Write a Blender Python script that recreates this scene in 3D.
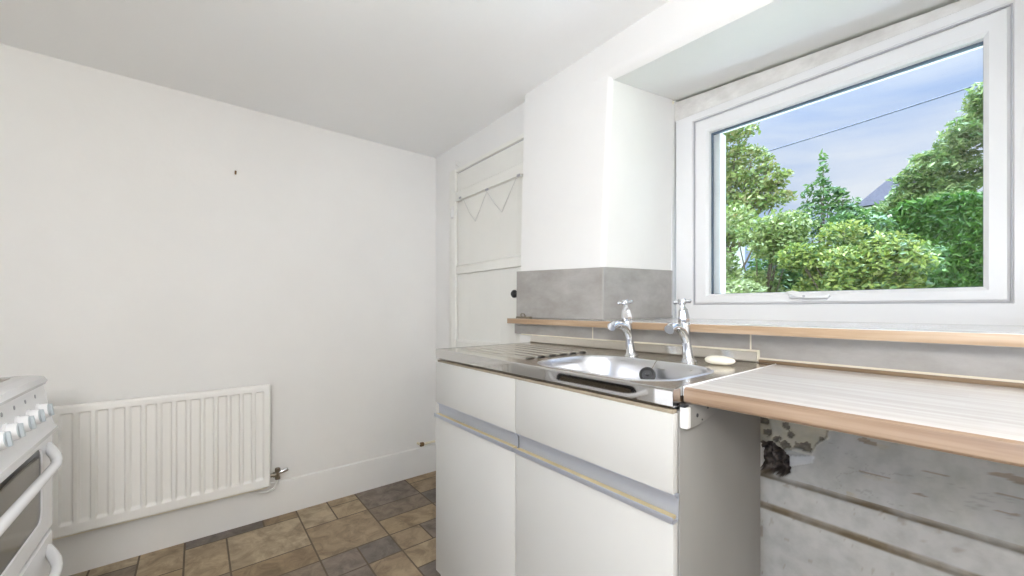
import bpy, bmesh, math, random
from mathutils import Vector, Matrix, noise
random.seed(7)
for o in list(bpy.data.objects):
    bpy.data.objects.remove(o)
SC = bpy.context.scene
COL = SC.collection
PI = math.pi

# ------------------------------------------------------------------ camera
cam = bpy.data.cameras.new('camera')
cam.sensor_width = 36.0
cam.lens = 36.0 * 394.0 / 1024.0
cam.shift_y = 20.0 / 1024.0
cam.clip_start = 0.02
co = bpy.data.objects.new('camera', cam)
co.location = (0, 0, 1.125)
co.rotation_euler = (PI / 2, 0, math.radians(51.35))
COL.objects.link(co)
SC.camera = co

# ------------------------------------------------------------------ exposure
SC.view_settings.view_transform = 'Standard'
SC.view_settings.look = 'None'
SC.view_settings.exposure = 0.12
SC.view_settings.gamma = 1.0
SC.view_settings.use_curve_mapping = False


def lin(c):
    return c / 12.92 if c <= 0.04045 else ((c + 0.055) / 1.055) ** 2.4


def S(r, g, b):
    return (lin(r / 255), lin(g / 255), lin(b / 255), 1)


# ------------------------------------------------------------------ sky
w = bpy.data.worlds.new('sky')
SC.world = w
w.use_nodes = True
nt = w.node_tree
nt.nodes.clear()
N = nt.nodes.new
tc = N('ShaderNodeTexCoord')
mp = N('ShaderNodeMapping')
mp.inputs['Scale'].default_value = (3.0, 3.0, 7.5)
mp.inputs['Location'].default_value = (0.4, 1.3, 0.2)
nz = N('ShaderNodeTexNoise')
nz.inputs['Scale'].default_value = 0.8
nz.inputs['Detail'].default_value = 7
nz.inputs['Roughness'].default_value = 0.55
nz.inputs['Distortion'].default_value = 0.5
cr = N('ShaderNodeValToRGB')
cr.color_ramp.elements[0].position = 0.36
cr.color_ramp.elements[0].color = S(160, 188, 234)
cr.color_ramp.elements[1].position = 0.70
cr.color_ramp.elements[1].color = S(228, 233, 244)
e = cr.color_ramp.elements.new(0.52)
e.color = S(196, 211, 239)
bg = N('ShaderNodeBackground')
ou = N('ShaderNodeOutputWorld')
# thin cloud: brightest round the veiled sun behind the house and towards the zenith
sx = N('ShaderNodeSeparateXYZ')
nt.links.new(tc.outputs['Generated'], sx.inputs['Vector'])


def mth(op, a, b=None):
    n_ = N('ShaderNodeMath')
    n_.operation = op
    for i_, v_ in enumerate((a, b)):
        if v_ is None:
            continue
        if isinstance(v_, (int, float)):
            n_.inputs[i_].default_value = v_
        else:
            nt.links.new(v_, n_.inputs[i_])
    return n_.outputs[0]


SUN_SIDE, ZENITH = 7.0, 48.0
back = mth('MULTIPLY', mth('POWER', mth('MAXIMUM', mth('MULTIPLY', sx.outputs['Y'], -1.0), 0.0), 1.3), SUN_SIDE)
zen = mth('MULTIPLY', mth('POWER', mth('MAXIMUM', sx.outputs['Z'], 0.0), 6.0), ZENITH)
nt.links.new(mth('ADD', mth('ADD', back, zen), 0.97), bg.inputs['Strength'])
nt.links.new(tc.outputs['Generated'], mp.inputs['Vector'])
nt.links.new(mp.outputs['Vector'], nz.inputs['Vector'])
nt.links.new(nz.outputs['Fac'], cr.inputs['Fac'])
nt.links.new(cr.outputs['Color'], bg.inputs['Color'])
nt.links.new(bg.outputs['Background'], ou.inputs['Surface'])

# ------------------------------------------------------------------ sun (behind the house, lights the garden)
sl = bpy.data.lights.new('sun', 'SUN')
sl.energy = 1.2
sl.angle = math.radians(8)
sl.color = (1.0, 0.96, 0.88)
so = bpy.data.objects.new('sun', sl)
so.rotation_euler = (math.radians(42), 0, math.radians(-28))
so.location = (0, -6, 8)
COL.objects.link(so)
FILL_STRENGTH = 76.0  # glow of the added globe lamps


# ------------------------------------------------------------------ materials
def newmat(name):
    m = bpy.data.materials.new(name)
    m.use_nodes = True
    return m, m.node_tree, m.node_tree.nodes['Principled BSDF']


def mat(name, col, rough=0.5, metal=0.0, var=0.0, vscale=6.0, bump=0.0, bscale=40.0, spec=0.5, stretch=(1, 1, 1), col2=None, coat=0.0):
    m, t, b = newmat(name)
    b.inputs['Base Color'].default_value = col
    b.inputs['Roughness'].default_value = rough
    b.inputs['Metallic'].default_value = metal
    b.inputs['Specular IOR Level'].default_value = spec
    b.inputs['Coat Weight'].default_value = coat
    if var or bump or col2:
        c = t.nodes.new('ShaderNodeTexCoord')
        mpn = t.nodes.new('ShaderNodeMapping')
        mpn.inputs['Scale'].default_value = stretch
        t.links.new(c.outputs['Object'], mpn.inputs['Vector'])
    if var or col2:
        n = t.nodes.new('ShaderNodeTexNoise')
        n.inputs['Scale'].default_value = vscale
        n.inputs['Detail'].default_value = 6
        n.inputs['Roughness'].default_value = 0.6
        t.links.new(mpn.outputs['Vector'], n.inputs['Vector'])
        r = t.nodes.new('ShaderNodeValToRGB')
        r.color_ramp.elements[0].position = 0.3
        r.color_ramp.elements[1].position = 0.7
        if col2 is None:
            r.color_ramp.elements[0].color = tuple(x * (1 - var) for x in col[:3]) + (1,)
            r.color_ramp.elements[1].color = tuple(min(1, x * (1 + var)) for x in col[:3]) + (1,)
        else:
            r.color_ramp.elements[0].color = col
            r.color_ramp.elements[1].color = col2
        t.links.new(n.outputs['Fac'], r.inputs['Fac'])
        t.links.new(r.outputs['Color'], b.inputs['Base Color'])
    if bump:
        n2 = t.nodes.new('ShaderNodeTexNoise')
        n2.inputs['Scale'].default_value = bscale
        n2.inputs['Detail'].default_value = 4
        t.links.new(mpn.outputs['Vector'], n2.inputs['Vector'])
        bp = t.nodes.new('ShaderNodeBump')
        bp.inputs['Strength'].default_value = bump
        bp.inputs['Distance'].default_value = 0.01
        t.links.new(n2.outputs['Fac'], bp.inputs['Height'])
        t.links.new(bp.outputs['Normal'], b.inputs['Normal'])
    return m


M = {}
M['wall'] = mat('wall_paint', S(237, 235, 231), 0.85, var=0.02, vscale=2.0, bump=0.12, bscale=14, spec=0.2)
M['ceiling'] = mat('ceiling_paint', S(250, 250, 249), 0.9, var=0.012, vscale=2.0, bump=0.1, bscale=9, spec=0.2)
M['gloss'] = mat('white_gloss_paint', S(232, 230, 226), 0.45, var=0.012, vscale=5, bump=0.08, bscale=10)
M['door'] = mat('door_paint', S(236, 234, 226), 0.5, var=0.015, vscale=4, bump=0.1, bscale=16)
M['upvc'] = mat('white_plastic_frame', S(237, 236, 235), 0.3, var=0.006, vscale=3)
M['plaster'] = mat('bare_plaster_band', S(214, 211, 206), 0.9, col2=S(240, 238, 234), vscale=13, bump=0.25, bscale=30, stretch=(1, 1, 1.4))
M['gasket'] = mat('grey_gasket', S(92, 108, 124), 0.5)
M['shadowgap'] = mat('grey_seal_gapshade', S(186, 184, 188), 0.6)  # seal grey, also used as painted shade in the door gap
M['radiator'] = mat('radiator_enamel', S(244, 242, 237), 0.32, var=0.008, vscale=3)
M['cream'] = mat('cream_edge', S(232, 224, 200), 0.5, var=0.03, vscale=20)
M['cabinet'] = mat('cabinet_laminate', S(199, 197, 191), 0.38, var=0.012, vscale=3)
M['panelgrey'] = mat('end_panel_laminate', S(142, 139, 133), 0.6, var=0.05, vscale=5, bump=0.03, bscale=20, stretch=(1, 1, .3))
M['alu'] = mat('brushed_aluminium', S(190, 194, 204), 0.42, 0.6, var=0.05, vscale=30, stretch=(.05, 1, 1))
M['brass'] = mat('yellowed_lip', S(208, 192, 150), 0.45, 0.3, var=0.08, vscale=12)
M['chrome'] = mat('chrome', S(222, 224, 228), 0.09, 1.0)
M['dullmetal'] = mat('dull_brass_steel', S(140, 132, 120), 0.35, 1.0, var=0.15, vscale=30)
M['black'] = mat('black_plastic', S(28, 29, 32), 0.4)
M['darkgap'] = mat('dark_gap', S(52, 46, 40), 0.8)
M['rust'] = mat('rust_grime', S(120, 92, 58), 0.8, var=0.3, vscale=40)
M['gap_strip'] = mat('brown_gap_rail', S(148, 136, 116), 0.7, var=0.2, vscale=30)
M['enamel'] = mat('cooker_enamel', S(248, 248, 249), 0.2, var=0.005, vscale=3)
M['greyknob'] = mat('grey_knob_face', S(190, 198, 202), 0.35)
M['ovenglass'] = mat('oven_glass', S(22, 22, 22), 0.06, spec=0.35)
M['ovenglass2'] = mat('oven_window', S(104, 94, 78), 0.12, spec=0.3, var=0.1, vscale=4)
M['hob'] = mat('hob_plate', S(96, 78, 62), 0.3, var=0.1, vscale=14)
M['ink'] = mat('grey_print', S(150, 152, 156), 0.5)
M['soap'] = mat('soap', S(242, 236, 220), 0.45, var=0.01, vscale=12)
M['grey_edge'] = mat('grey_edging', S(176, 173, 168), 0.4)
M['grout'] = mat('cream_grout', S(228, 220, 200), 0.7, var=0.04, vscale=30)
M['lampmetal'] = mat('lamp_metal', S(200, 200, 200), 0.3, 1.0)
M['cord'] = mat('lamp_cord', S(230, 230, 230), 0.6)
M['roofslate'] = mat('roof_slate', S(58, 57, 60), 0.95, spec=0.1, var=0.15, vscale=3, bump=0.3, bscale=6)
M['render'] = mat('house_render', S(196, 190, 180), 0.9, var=0.05, vscale=2)
M['terracotta'] = mat('terracotta_tiles', S(206, 140, 96), 0.85, var=0.1, vscale=4)
M['bark'] = mat('bark', S(86, 72, 56), 0.9, var=0.25, vscale=10, bump=0.5, bscale=20)
M['soil'] = mat('lawn', S(86, 112, 56), 0.95, var=0.25, vscale=5, bump=0.5, bscale=40)
M['wire'] = mat('black_wire', S(52, 58, 70), 0.6)


def steel(name, rough, col=(200, 198, 194), streak=0.25):
    m, t, b = newmat(name)
    b.inputs['Base Color'].default_value = S(*col)
    b.inputs['Metallic'].default_value = 1.0
    c = t.nodes.new('ShaderNodeTexCoord')
    mpn = t.nodes.new('ShaderNodeMapping')
    mpn.inputs['Scale'].default_value = (2, 40, 40)
    n = t.nodes.new('ShaderNodeTexNoise')
    n.inputs['Scale'].default_value = 5
    n.inputs['Detail'].default_value = 5
    t.links.new(c.outputs['Object'], mpn.inputs['Vector'])
    t.links.new(mpn.outputs['Vector'], n.inputs['Vector'])
    r = t.nodes.new('ShaderNodeMapRange')
    r.inputs['To Min'].default_value = rough * (1 - streak)
    r.inputs['To Max'].default_value = rough * (1 + streak)
    t.links.new(n.outputs['Fac'], r.inputs['Value'])
    t.links.new(r.outputs['Result'], b.inputs['Roughness'])
    return m


M['steel'] = steel('stainless_steel', 0.2, (216, 211, 203))
M['steelbright'] = steel('stainless_polished', 0.035, (214, 213, 212))
M['bowl'] = steel('stainless_bowl', 0.3, (222, 223, 227))


def wood(name, c1, c2, c3, rough, axis=(1.2, 26, 26), spec=0.5, coat=0.0, staves=True):
    m, t, b = newmat(name)
    c = t.nodes.new('ShaderNodeTexCoord')
    mpn = t.nodes.new('ShaderNodeMapping')
    mpn.inputs['Scale'].default_value = axis
    t.links.new(c.outputs['Object'], mpn.inputs['Vector'])
    n = t.nodes.new('ShaderNodeTexNoise')
    n.inputs['Scale'].default_value = 3.0
    n.inputs['Detail'].default_value = 8
    n.inputs['Distortion'].default_value = 0.4
    t.links.new(mpn.outputs['Vector'], n.inputs['Vector'])
    r = t.nodes.new('ShaderNodeValToRGB')
    r.color_ramp.elements[0].position = 0.32
    r.color_ramp.elements[0].color = c1
    r.color_ramp.elements[1].position = 0.68
    r.color_ramp.elements[1].color = c3
    e2 = r.color_ramp.elements.new(0.5)
    e2.color = c2
    t.links.new(n.outputs['Fac'], r.inputs['Fac'])
    last = r.outputs['Color']
    if staves:
        bt = t.nodes.new('ShaderNodeTexBrick')
        bt.inputs['Scale'].default_value = 1.0
        bt.inputs['Color1'].default_value = (1, 1, 1, 1)
        bt.inputs['Color2'].default_value = (.965, .96, .955, 1)
        bt.inputs['Mortar'].default_value = (.95, .94, .93, 1)
        bt.inputs['Mortar Size'].default_value = 0.0
        bt.inputs['Brick Width'].default_value = 0.34
        bt.inputs['Row Height'].default_value = 0.055
        t.links.new(c.outputs['Object'], bt.inputs['Vector'])
        mx = t.nodes.new('ShaderNodeMix')
        mx.data_type = 'RGBA'
        mx.blend_type = 'MULTIPLY'
        mx.inputs[0].default_value = 1.0
        t.links.new(last, mx.inputs[6])
        t.links.new(bt.outputs['Color'], mx.inputs[7])
        last = mx.outputs[2]
    t.links.new(last, b.inputs['Base Color'])
    b.inputs['Roughness'].default_value = rough
    b.inputs['Specular IOR Level'].default_value = spec
    b.inputs['Coat Weight'].default_value = coat
    b.inputs['Coat Roughness'].default_value = 0.12
    return m


M['woodglare'] = wood('beech_window_glare', S(229, 225, 221), S(236, 233, 230), S(243, 241, 239), 0.22, coat=0.6)  # window glare on worktop and sill painted in as a whitened beech
M['woodedge'] = wood('beech_edge', S(128, 104, 84), S(146, 122, 100), S(162, 139, 118), 0.35, staves=False)
M['silledge'] = wood('sill_beech_edge', S(158, 130, 102), S(174, 147, 118), S(186, 162, 136), 0.35, staves=False)
M['stripwood'] = wood('back_strip', S(108, 88, 66), S(126, 104, 80), S(140, 118, 92), 0.45, staves=False)


def tile_mat():
    m, t, b = newmat('grey_stone_tile')
    c = t.nodes.new('ShaderNodeTexCoord')
    mpn = t.nodes.new('ShaderNodeMapping')
    mpn.inputs['Scale'].default_value = (1, 1, 2.0)
    t.links.new(c.outputs['Object'], mpn.inputs['Vector'])
    n = t.nodes.new('ShaderNodeTexNoise')
    n.inputs['Scale'].default_value = 7
    n.inputs['Detail'].default_value = 8
    n.inputs['Roughness'].default_value = 0.65
    t.links.new(mpn.outputs['Vector'], n.inputs['Vector'])
    r = t.nodes.new('ShaderNodeValToRGB')
    r.color_ramp.elements[0].position = 0.3
    r.color_ramp.elements[0].color = S(150, 145, 138)
    r.color_ramp.elements[1].position = 0.72
    r.color_ramp.elements[1].color = S(178, 174, 169)
    t.links.new(n.outputs['Fac'], r.inputs['Fac'])
    t.links.new(r.outputs['Color'], b.inputs['Base Color'])
    b.inputs['Roughness'].default_value = 0.38
    return m


M['tile'] = tile_mat()


def floor_mat():
    m, t, b = newmat('stone_pattern_vinyl')
    g = t.nodes.new('ShaderNodeNewGeometry')
    r = t.nodes.new('ShaderNodeValToRGB')
    r.color_ramp.interpolation = 'CONSTANT'
    cols = [(0, (156, 138, 114)), (.14, (168, 150, 124)), (.3, (134, 121, 107)), (.4, (160, 141, 114)), (.56, (118, 110, 104)), (.66, (172, 156, 132)),
            (.8, (146, 127, 102)), (.9, (130, 119, 110))]
    els = r.color_ramp.elements
    els[0].position, els[0].color = 0, S(*cols[0][1])
    els[1].position, els[1].color = cols[1][0], S(*cols[1][1])
    for p, cc in cols[2:]:
        k = els.new(p)
        k.color = S(*cc)
    t.links.new(g.outputs['Random Per Island'], r.inputs['Fac'])
    c = t.nodes.new('ShaderNodeTexCoord')
    n = t.nodes.new('ShaderNodeTexNoise')
    n.inputs['Scale'].default_value = 11
    n.inputs['Detail'].default_value = 9
    n.inputs['Roughness'].default_value = 0.7
    n.inputs['Distortion'].default_value = 0.8
    t.links.new(c.outputs['Object'], n.inputs['Vector'])
    r2 = t.nodes.new('ShaderNodeValToRGB')
    r2.color_ramp.elements[0].position = 0.36
    r2.color_ramp.elements[0].color = (.58, .54, .5, 1)
    r2.color_ramp.elements[1].position = 0.62
    r2.color_ramp.elements[1].color = (1.22, 1.2, 1.15, 1)
    t.links.new(n.outputs['Fac'], r2.inputs['Fac'])
    mx = t.nodes.new('ShaderNodeMix')
    mx.data_type = 'RGBA'
    mx.blend_type = 'MULTIPLY'
    mx.inputs[0].default_value = 0.85
    t.links.new(r.outputs['Color'], mx.inputs[6])
    t.links.new(r2.outputs['Color'], mx.inputs[7])
    t.links.new(mx.outputs[2], b.inputs['Base Color'])
    b.inputs['Roughness'].default_value = 0.5
    b.inputs['Specular IOR Level'].default_value = 0.35
    bp = t.nodes.new('ShaderNodeBump')
    bp.inputs['Strength'].default_value = 0.15
    bp.inputs['Distance'].default_value = 0.004
    t.links.new(n.outputs['Fac'], bp.inputs['Height'])
    t.links.new(bp.outputs['Normal'], b.inputs['Normal'])
    return m


M['floor'] = floor_mat()
M['floorgrout'] = mat('vinyl_joint', S(96, 82, 66), 0.6, var=0.1, vscale=10)


def leaf_mat(name, cols, trans=0.35, rough=0.45):
    m, t, b = newmat(name)
    g = t.nodes.new('ShaderNodeNewGeometry')
    r = t.nodes.new('ShaderNodeValToRGB')
    els = r.color_ramp.elements
    cols = [tuple(v * .72 for v in cc) for cc in cols]
    els[0].position, els[0].color = 0, S(*cols[0])
    els[1].position, els[1].color = 1, S(*cols[-1])
    for i, cc in enumerate(cols[1:-1]):
        k = els.new((i + 1) / (len(cols) - 1))
        k.color = S(*cc)
    t.links.new(g.outputs['Random Per Island'], r.inputs['Fac'])
    t.links.new(r.outputs['Color'], b.inputs['Base Color'])
    b.inputs['Roughness'].default_value = rough
    tr = t.nodes.new('ShaderNodeBsdfTranslucent')
    t.links.new(r.outputs['Color'], tr.inputs['Color'])
    ms = t.nodes.new('ShaderNodeMixShader')
    ms.inputs[0].default_value = trans
    t.links.new(b.outputs['BSDF'], ms.inputs[1])
    t.links.new(tr.outputs['BSDF'], ms.inputs[2])
    t.links.new(ms.outputs['Shader'], t.nodes['Material Output'].inputs['Surface'])
    return m


def glass_mat():
    m = bpy.data.materials.new('window_glass')
    m.use_nodes = True
    t = m.node_tree
    t.nodes.clear()
    o = t.nodes.new('ShaderNodeOutputMaterial')
    tr = t.nodes.new('ShaderNodeBsdfTransparent')
    tr.inputs['Color'].default_value = (.97, .985, .98, 1)
    gl = t.nodes.new('ShaderNodeBsdfGlossy')
    gl.inputs['Roughness'].default_value = 0.0
    fr = t.nodes.new('ShaderNodeFresnel')
    fr.inputs['IOR'].default_value = 1.3
    ms = t.nodes.new('ShaderNodeMixShader')
    t.links.new(fr.outputs['Fac'], ms.inputs[0])
    t.links.new(tr.outputs['BSDF'], ms.inputs[1])
    t.links.new(gl.outputs['BSDF'], ms.inputs[2])
    t.links.new(ms.outputs['Shader'], o.inputs['Surface'])
    return m


M['glass'] = glass_mat()


def fill_mat(power):
    m = bpy.data.materials.new('fill_globe_glow')
    m.use_nodes = True
    t = m.node_tree
    t.nodes.clear()
    o = t.nodes.new('ShaderNodeOutputMaterial')
    e = t.nodes.new('ShaderNodeEmission')
    e.inputs['Color'].default_value = (1.0, 0.995, 0.99, 1)
    e.inputs['Strength'].default_value = power
    t.links.new(e.outputs['Emission'], o.inputs['Surface'])
    return m


M['lamp'] = fill_mat(FILL_STRENGTH)
M['fill_dim'] = fill_mat(FILL_STRENGTH * .35)


def damaged_mat():
    m, t, b = newmat('flaking_wall_paint')
    a = t.nodes.new('ShaderNodeVertexColor')
    a.layer_name = 'wear'
    c = t.nodes.new('ShaderNodeTexCoord')
    n = t.nodes.new('ShaderNodeTexNoise')
    n.inputs['Scale'].default_value = 30
    n.inputs['Detail'].default_value = 8
    t.links.new(c.outputs['Object'], n.inputs['Vector'])
    r2 = t.nodes.new('ShaderNodeValToRGB')
    r2.color_ramp.elements[0].position = 0.3
    r2.color_ramp.elements[0].color = (.84, .83, .8, 1)
    r2.color_ramp.elements[1].position = 0.6
    r2.color_ramp.elements[1].color = (1.03, 1.02, 1.0, 1)
    t.links.new(n.outputs['Fac'], r2.inputs['Fac'])
    mx = t.nodes.new('ShaderNodeMix')
    mx.data_type = 'RGBA'
    mx.blend_type = 'MULTIPLY'
    mx.inputs[0].default_value = 1
    t.links.new(a.outputs['Color'], mx.inputs[6])
    t.links.new(r2.outputs['Color'], mx.inputs[7])
    t.links.new(mx.outputs[2], b.inputs['Base Color'])
    b.inputs['Roughness'].default_value = 0.65
    bp = t.nodes.new('ShaderNodeBump')
    bp.inputs['Strength'].default_value = 0.2
    bp.inputs['Distance'].default_value = 0.004
    t.links.new(n.outputs['Fac'], bp.inputs['Height'])
    t.links.new(bp.outputs['Normal'], b.inputs['Normal'])
    return m


M['damaged'] = damaged_mat()


# ------------------------------------------------------------------ mesh helpers
def root_loc(o):
    v = Vector((0, 0, 0))
    while o is not None:
        v += o.location
        o = o.parent
    return v


class MB:
    def __init__(s):
        s.bm = bmesh.new()
        s.mi = 0

    def _faces(s, vs, fs):
        bv = [s.bm.verts.new(v) for v in vs]
        out = []
        for f in fs:
            try:
                fc = s.bm.faces.new([bv[i] for i in f])
                fc.material_index = s.mi
                out.append(fc)
            except ValueError:
                pass
        return bv, out

    def hexa(s, p, bev=0.0, seg=2):
        # p: 8 points, bottom ring 0-3 then top ring 4-7
        fs = [(3, 2, 1, 0), (4, 5, 6, 7), (0, 1, 5, 4), (1, 2, 6, 5), (2, 3, 7, 6), (3, 0, 4, 7)]
        bv, f = s._faces(p, fs)
        if bev:
            es = list({e for q in f for e in q.edges})
            r = bmesh.ops.bevel(s.bm, geom=es, offset=bev, segments=seg, profile=0.5, affect='EDGES')
            for q in r['faces']:
                q.material_index = s.mi
        return s

    def box(s, x0, x1, y0, y1, z0, z1, bev=0.0, seg=2):
        return s.hexa([(x0, y0, z0), (x1, y0, z0), (x1, y1, z0), (x0, y1, z0), (x0, y0, z1), (x1, y0, z1), (x1, y1, z1), (x0, y1, z1)], bev, seg)

    def prism(s, poly, vec, poly2=None, bev=0.0, seg=2):
        # poly: list of 3D points (planar); extruded by vec, or lofted to poly2
        n = len(poly)
        a = [Vector(p) for p in poly]
        b = [Vector(p) for p in poly2] if poly2 else [p + Vector(vec) for p in a]
        fs = [tuple(range(n))[::-1], tuple(range(n, 2 * n))] + [(i, (i + 1) % n, n + (i + 1) % n, n + i) for i in range(n)]
        bv, f = s._faces(a + b, fs)
        if bev:
            es = list({e for q in f[:2] for e in q.edges})
            r = bmesh.ops.bevel(s.bm, geom=es, offset=bev, segments=seg, profile=0.5, affect='EDGES')
            for q in r['faces']:
                q.material_index = s.mi
        return s

    def tube(s, pts, r, seg=10, cap=True):
        pts = [Vector(p) for p in pts]
        n = len(pts)
        rad = r if isinstance(r, (list, tuple)) else [r] * n
        rings = []
        up = None
        for i, p in enumerate(pts):
            d = (pts[min(i + 1, n - 1)] - pts[max(i - 1, 0)]).normalized()
            if up is None:
                up = Vector((0, 0, 1)) if abs(d.z) < 0.9 else Vector((1, 0, 0))
            x = d.cross(up)
            if x.length < 1e-5:
                x = d.cross(Vector((0.3, 1, 0.2)))
            x.normalize()
            up = x.cross(d).normalized()
            rings.append([s.bm.verts.new(p + rad[i] * (math.cos(a) * x + math.sin(a) * up)) for a in [2 * PI * k / seg for k in range(seg)]])
        for i in range(n - 1):
            for k in range(seg):
                f = s.bm.faces.new([rings[i][k], rings[i][(k + 1) % seg], rings[i + 1][(k + 1) % seg], rings[i + 1][k]])
                f.material_index = s.mi
        if cap:
            for q in (rings[0][::-1], rings[-1]):
                f = s.bm.faces.new(q)
                f.material_index = s.mi
        return s

    def lathe(s, prof, c=(0, 0, 0), seg=24, axis='z', mtx=None):
        # prof: list of (r, h)
        R = mtx or {'z': Matrix.Identity(3), 'x': Matrix.Rotation(PI / 2, 3, 'Y'), 'y': Matrix.Rotation(-PI / 2, 3, 'X'), '-y': Matrix.Rotation(PI / 2, 3, 'X')}[axis]
        c = Vector(c)
        rings = []
        for r, h in prof:
            if r < 1e-6:
                rings.append([s.bm.verts.new(c + R @ Vector((0, 0, h)))])
            else:
                rings.append([s.bm.verts.new(c + R @ Vector((r * math.cos(2 * PI * k / seg), r * math.sin(2 * PI * k / seg), h))) for k in range(seg)])
        for a, b in zip(rings, rings[1:]):
            for k in range(seg):
                k2 = (k + 1) % seg
                if len(a) == 1 and len(b) == 1:
                    continue
                if len(a) == 1:
                    v = [a[0], b[k2], b[k]]
                elif len(b) == 1:
                    v = [a[k], a[k2], b[0]]
                else:
                    v = [a[k], a[k2], b[k2], b[k]]
                f = s.bm.faces.new(v)
                f.material_index = s.mi
        for q in (rings[0][::-1], rings[-1]):
            if len(q) > 1:
                f = s.bm.faces.new(q)
                f.material_index = s.mi
        return s

    def loft(s, loops, closed=True, capb=False, capt=False):
        rs = [[s.bm.verts.new(p) for p in L] for L in loops]
        n = len(rs[0])
        for a, b in zip(rs, rs[1:]):
            for k in range(n if closed else n - 1):
                k2 = (k + 1) % n
                f = s.bm.faces.new([a[k], a[k2], b[k2], b[k]])
                f.material_index = s.mi
        if capb:
            s.bm.faces.new(rs[0][::-1]).material_index = s.mi
        if capt:
            s.bm.faces.new(rs[-1]).material_index = s.mi
        return s

    def build(s, name, m, parent=None, smooth=True, angle=35, kind=None):
        bmesh.ops.recalc_face_normals(s.bm, faces=s.bm.faces[:])
        off = root_loc(parent)
        if off.length:
            bmesh.ops.translate(s.bm, verts=s.bm.verts[:], vec=-off)
        me = bpy.data.meshes.new(name)
        s.bm.to_mesh(me)
        s.bm.free()
        for q in (m if isinstance(m, (list, tuple)) else [m]):
            me.materials.append(q)
        if smooth:
            me.polygons.foreach_set('use_smooth', [True] * len(me.polygons))
            me.set_sharp_from_angle(angle=math.radians(angle))
        o = bpy.data.objects.new(name, me)
        COL.objects.link(o)
        if parent:
            o.parent = parent
        if kind:
            o['kind'] = kind
        return o


def tag(o, label, cat, group=None):
    o['label'] = label
    o['category'] = cat
    if group:
        o['group'] = group
    return o


def thing(name, label, cat, loc=(0, 0, 0), group=None):
    o = bpy.data.objects.new(name, None)
    o.location = loc
    o.empty_display_size = 0.05
    COL.objects.link(o)
    return tag(o, label, cat, group)


def struct(o):
    o['kind'] = 'structure'
    return o


def structroot(name):
    o = bpy.data.objects.new(name, None)
    COL.objects.link(o)
    o['kind'] = 'structure'
    return o


# ================================================================== ROOM
XL, XR, YB, YF, ZC = -2.468, 1.6, -2.4, 1.285, 2.165


def wy(x):  # face of the window wall, slightly out of square beside the sink
    return 1.285 if x > -0.45 else 1.285 + (x + 0.45) * 0.068


# floor: vinyl printed with mixed stone slabs
def floor():
    mb = MB()
    mb.mi = 1
    mb.box(XL - .1, XR + .1, YB - .1, 1.95, -0.06, -0.0015)
    mb.mi = 0
    u = 0.158
    rng = random.Random(12)
    nx, ny = 28, 26
    used = [[False] * ny for _ in range(nx)]
    for i in range(nx):
        for j in range(ny):
            if used[i][j]:
                continue
            opts = [(2, 2), (2, 1), (1, 2), (1, 1), (2, 1), (1, 2), (1, 1)]
            rng.shuffle(opts)
            for a, b in opts + [(1, 1)]:
                if i + a <= nx and j + b <= ny and not any(used[i + p][j + q] for p in range(a) for q in range(b)):
                    for p in range(a):
                        for q in range(b):
                            used[i + p][j + q] = True
                    g = 0.0035
                    x0, y0 = -2.535 + i * u, -2.45 + j * u + .035
                    mb._faces([(x0 + g, y0 + g, 0), (x0 + a * u - g, y0 + g, 0), (x0 + a * u - g, y0 + b * u - g, 0), (x0 + g, y0 + b * u - g, 0)], [(0, 1, 2, 3)])
                    break
    return struct(mb.build('floor', [M['floor'], M['floorgrout']], smooth=False))


floor()
struct(MB().box(XL - .15, XR + .15, YB - .15, 2.0, ZC, ZC + .2).build('ceiling', M['ceiling'], smooth=False))
struct(MB().box(XL - .15, XL, YB - .15, 2.0, -.05, ZC + .02).build('wall_left', M['wall'], smooth=False))
struct(MB().box(XR, XR + .15, YB - .15, 2.0, -.05, ZC + .02).build('wall_right', M['wall'], smooth=False))
struct(MB().box(XL - .15, .0, YB - .15, YB, -.05, ZC + .02).box(1.5, XR + .15, YB - .15, YB, -.05, ZC + .02).box(0, 1.5, YB - .15, YB, 2.08, ZC + .02).build('wall_back', M['wall'], smooth=False))


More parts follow.
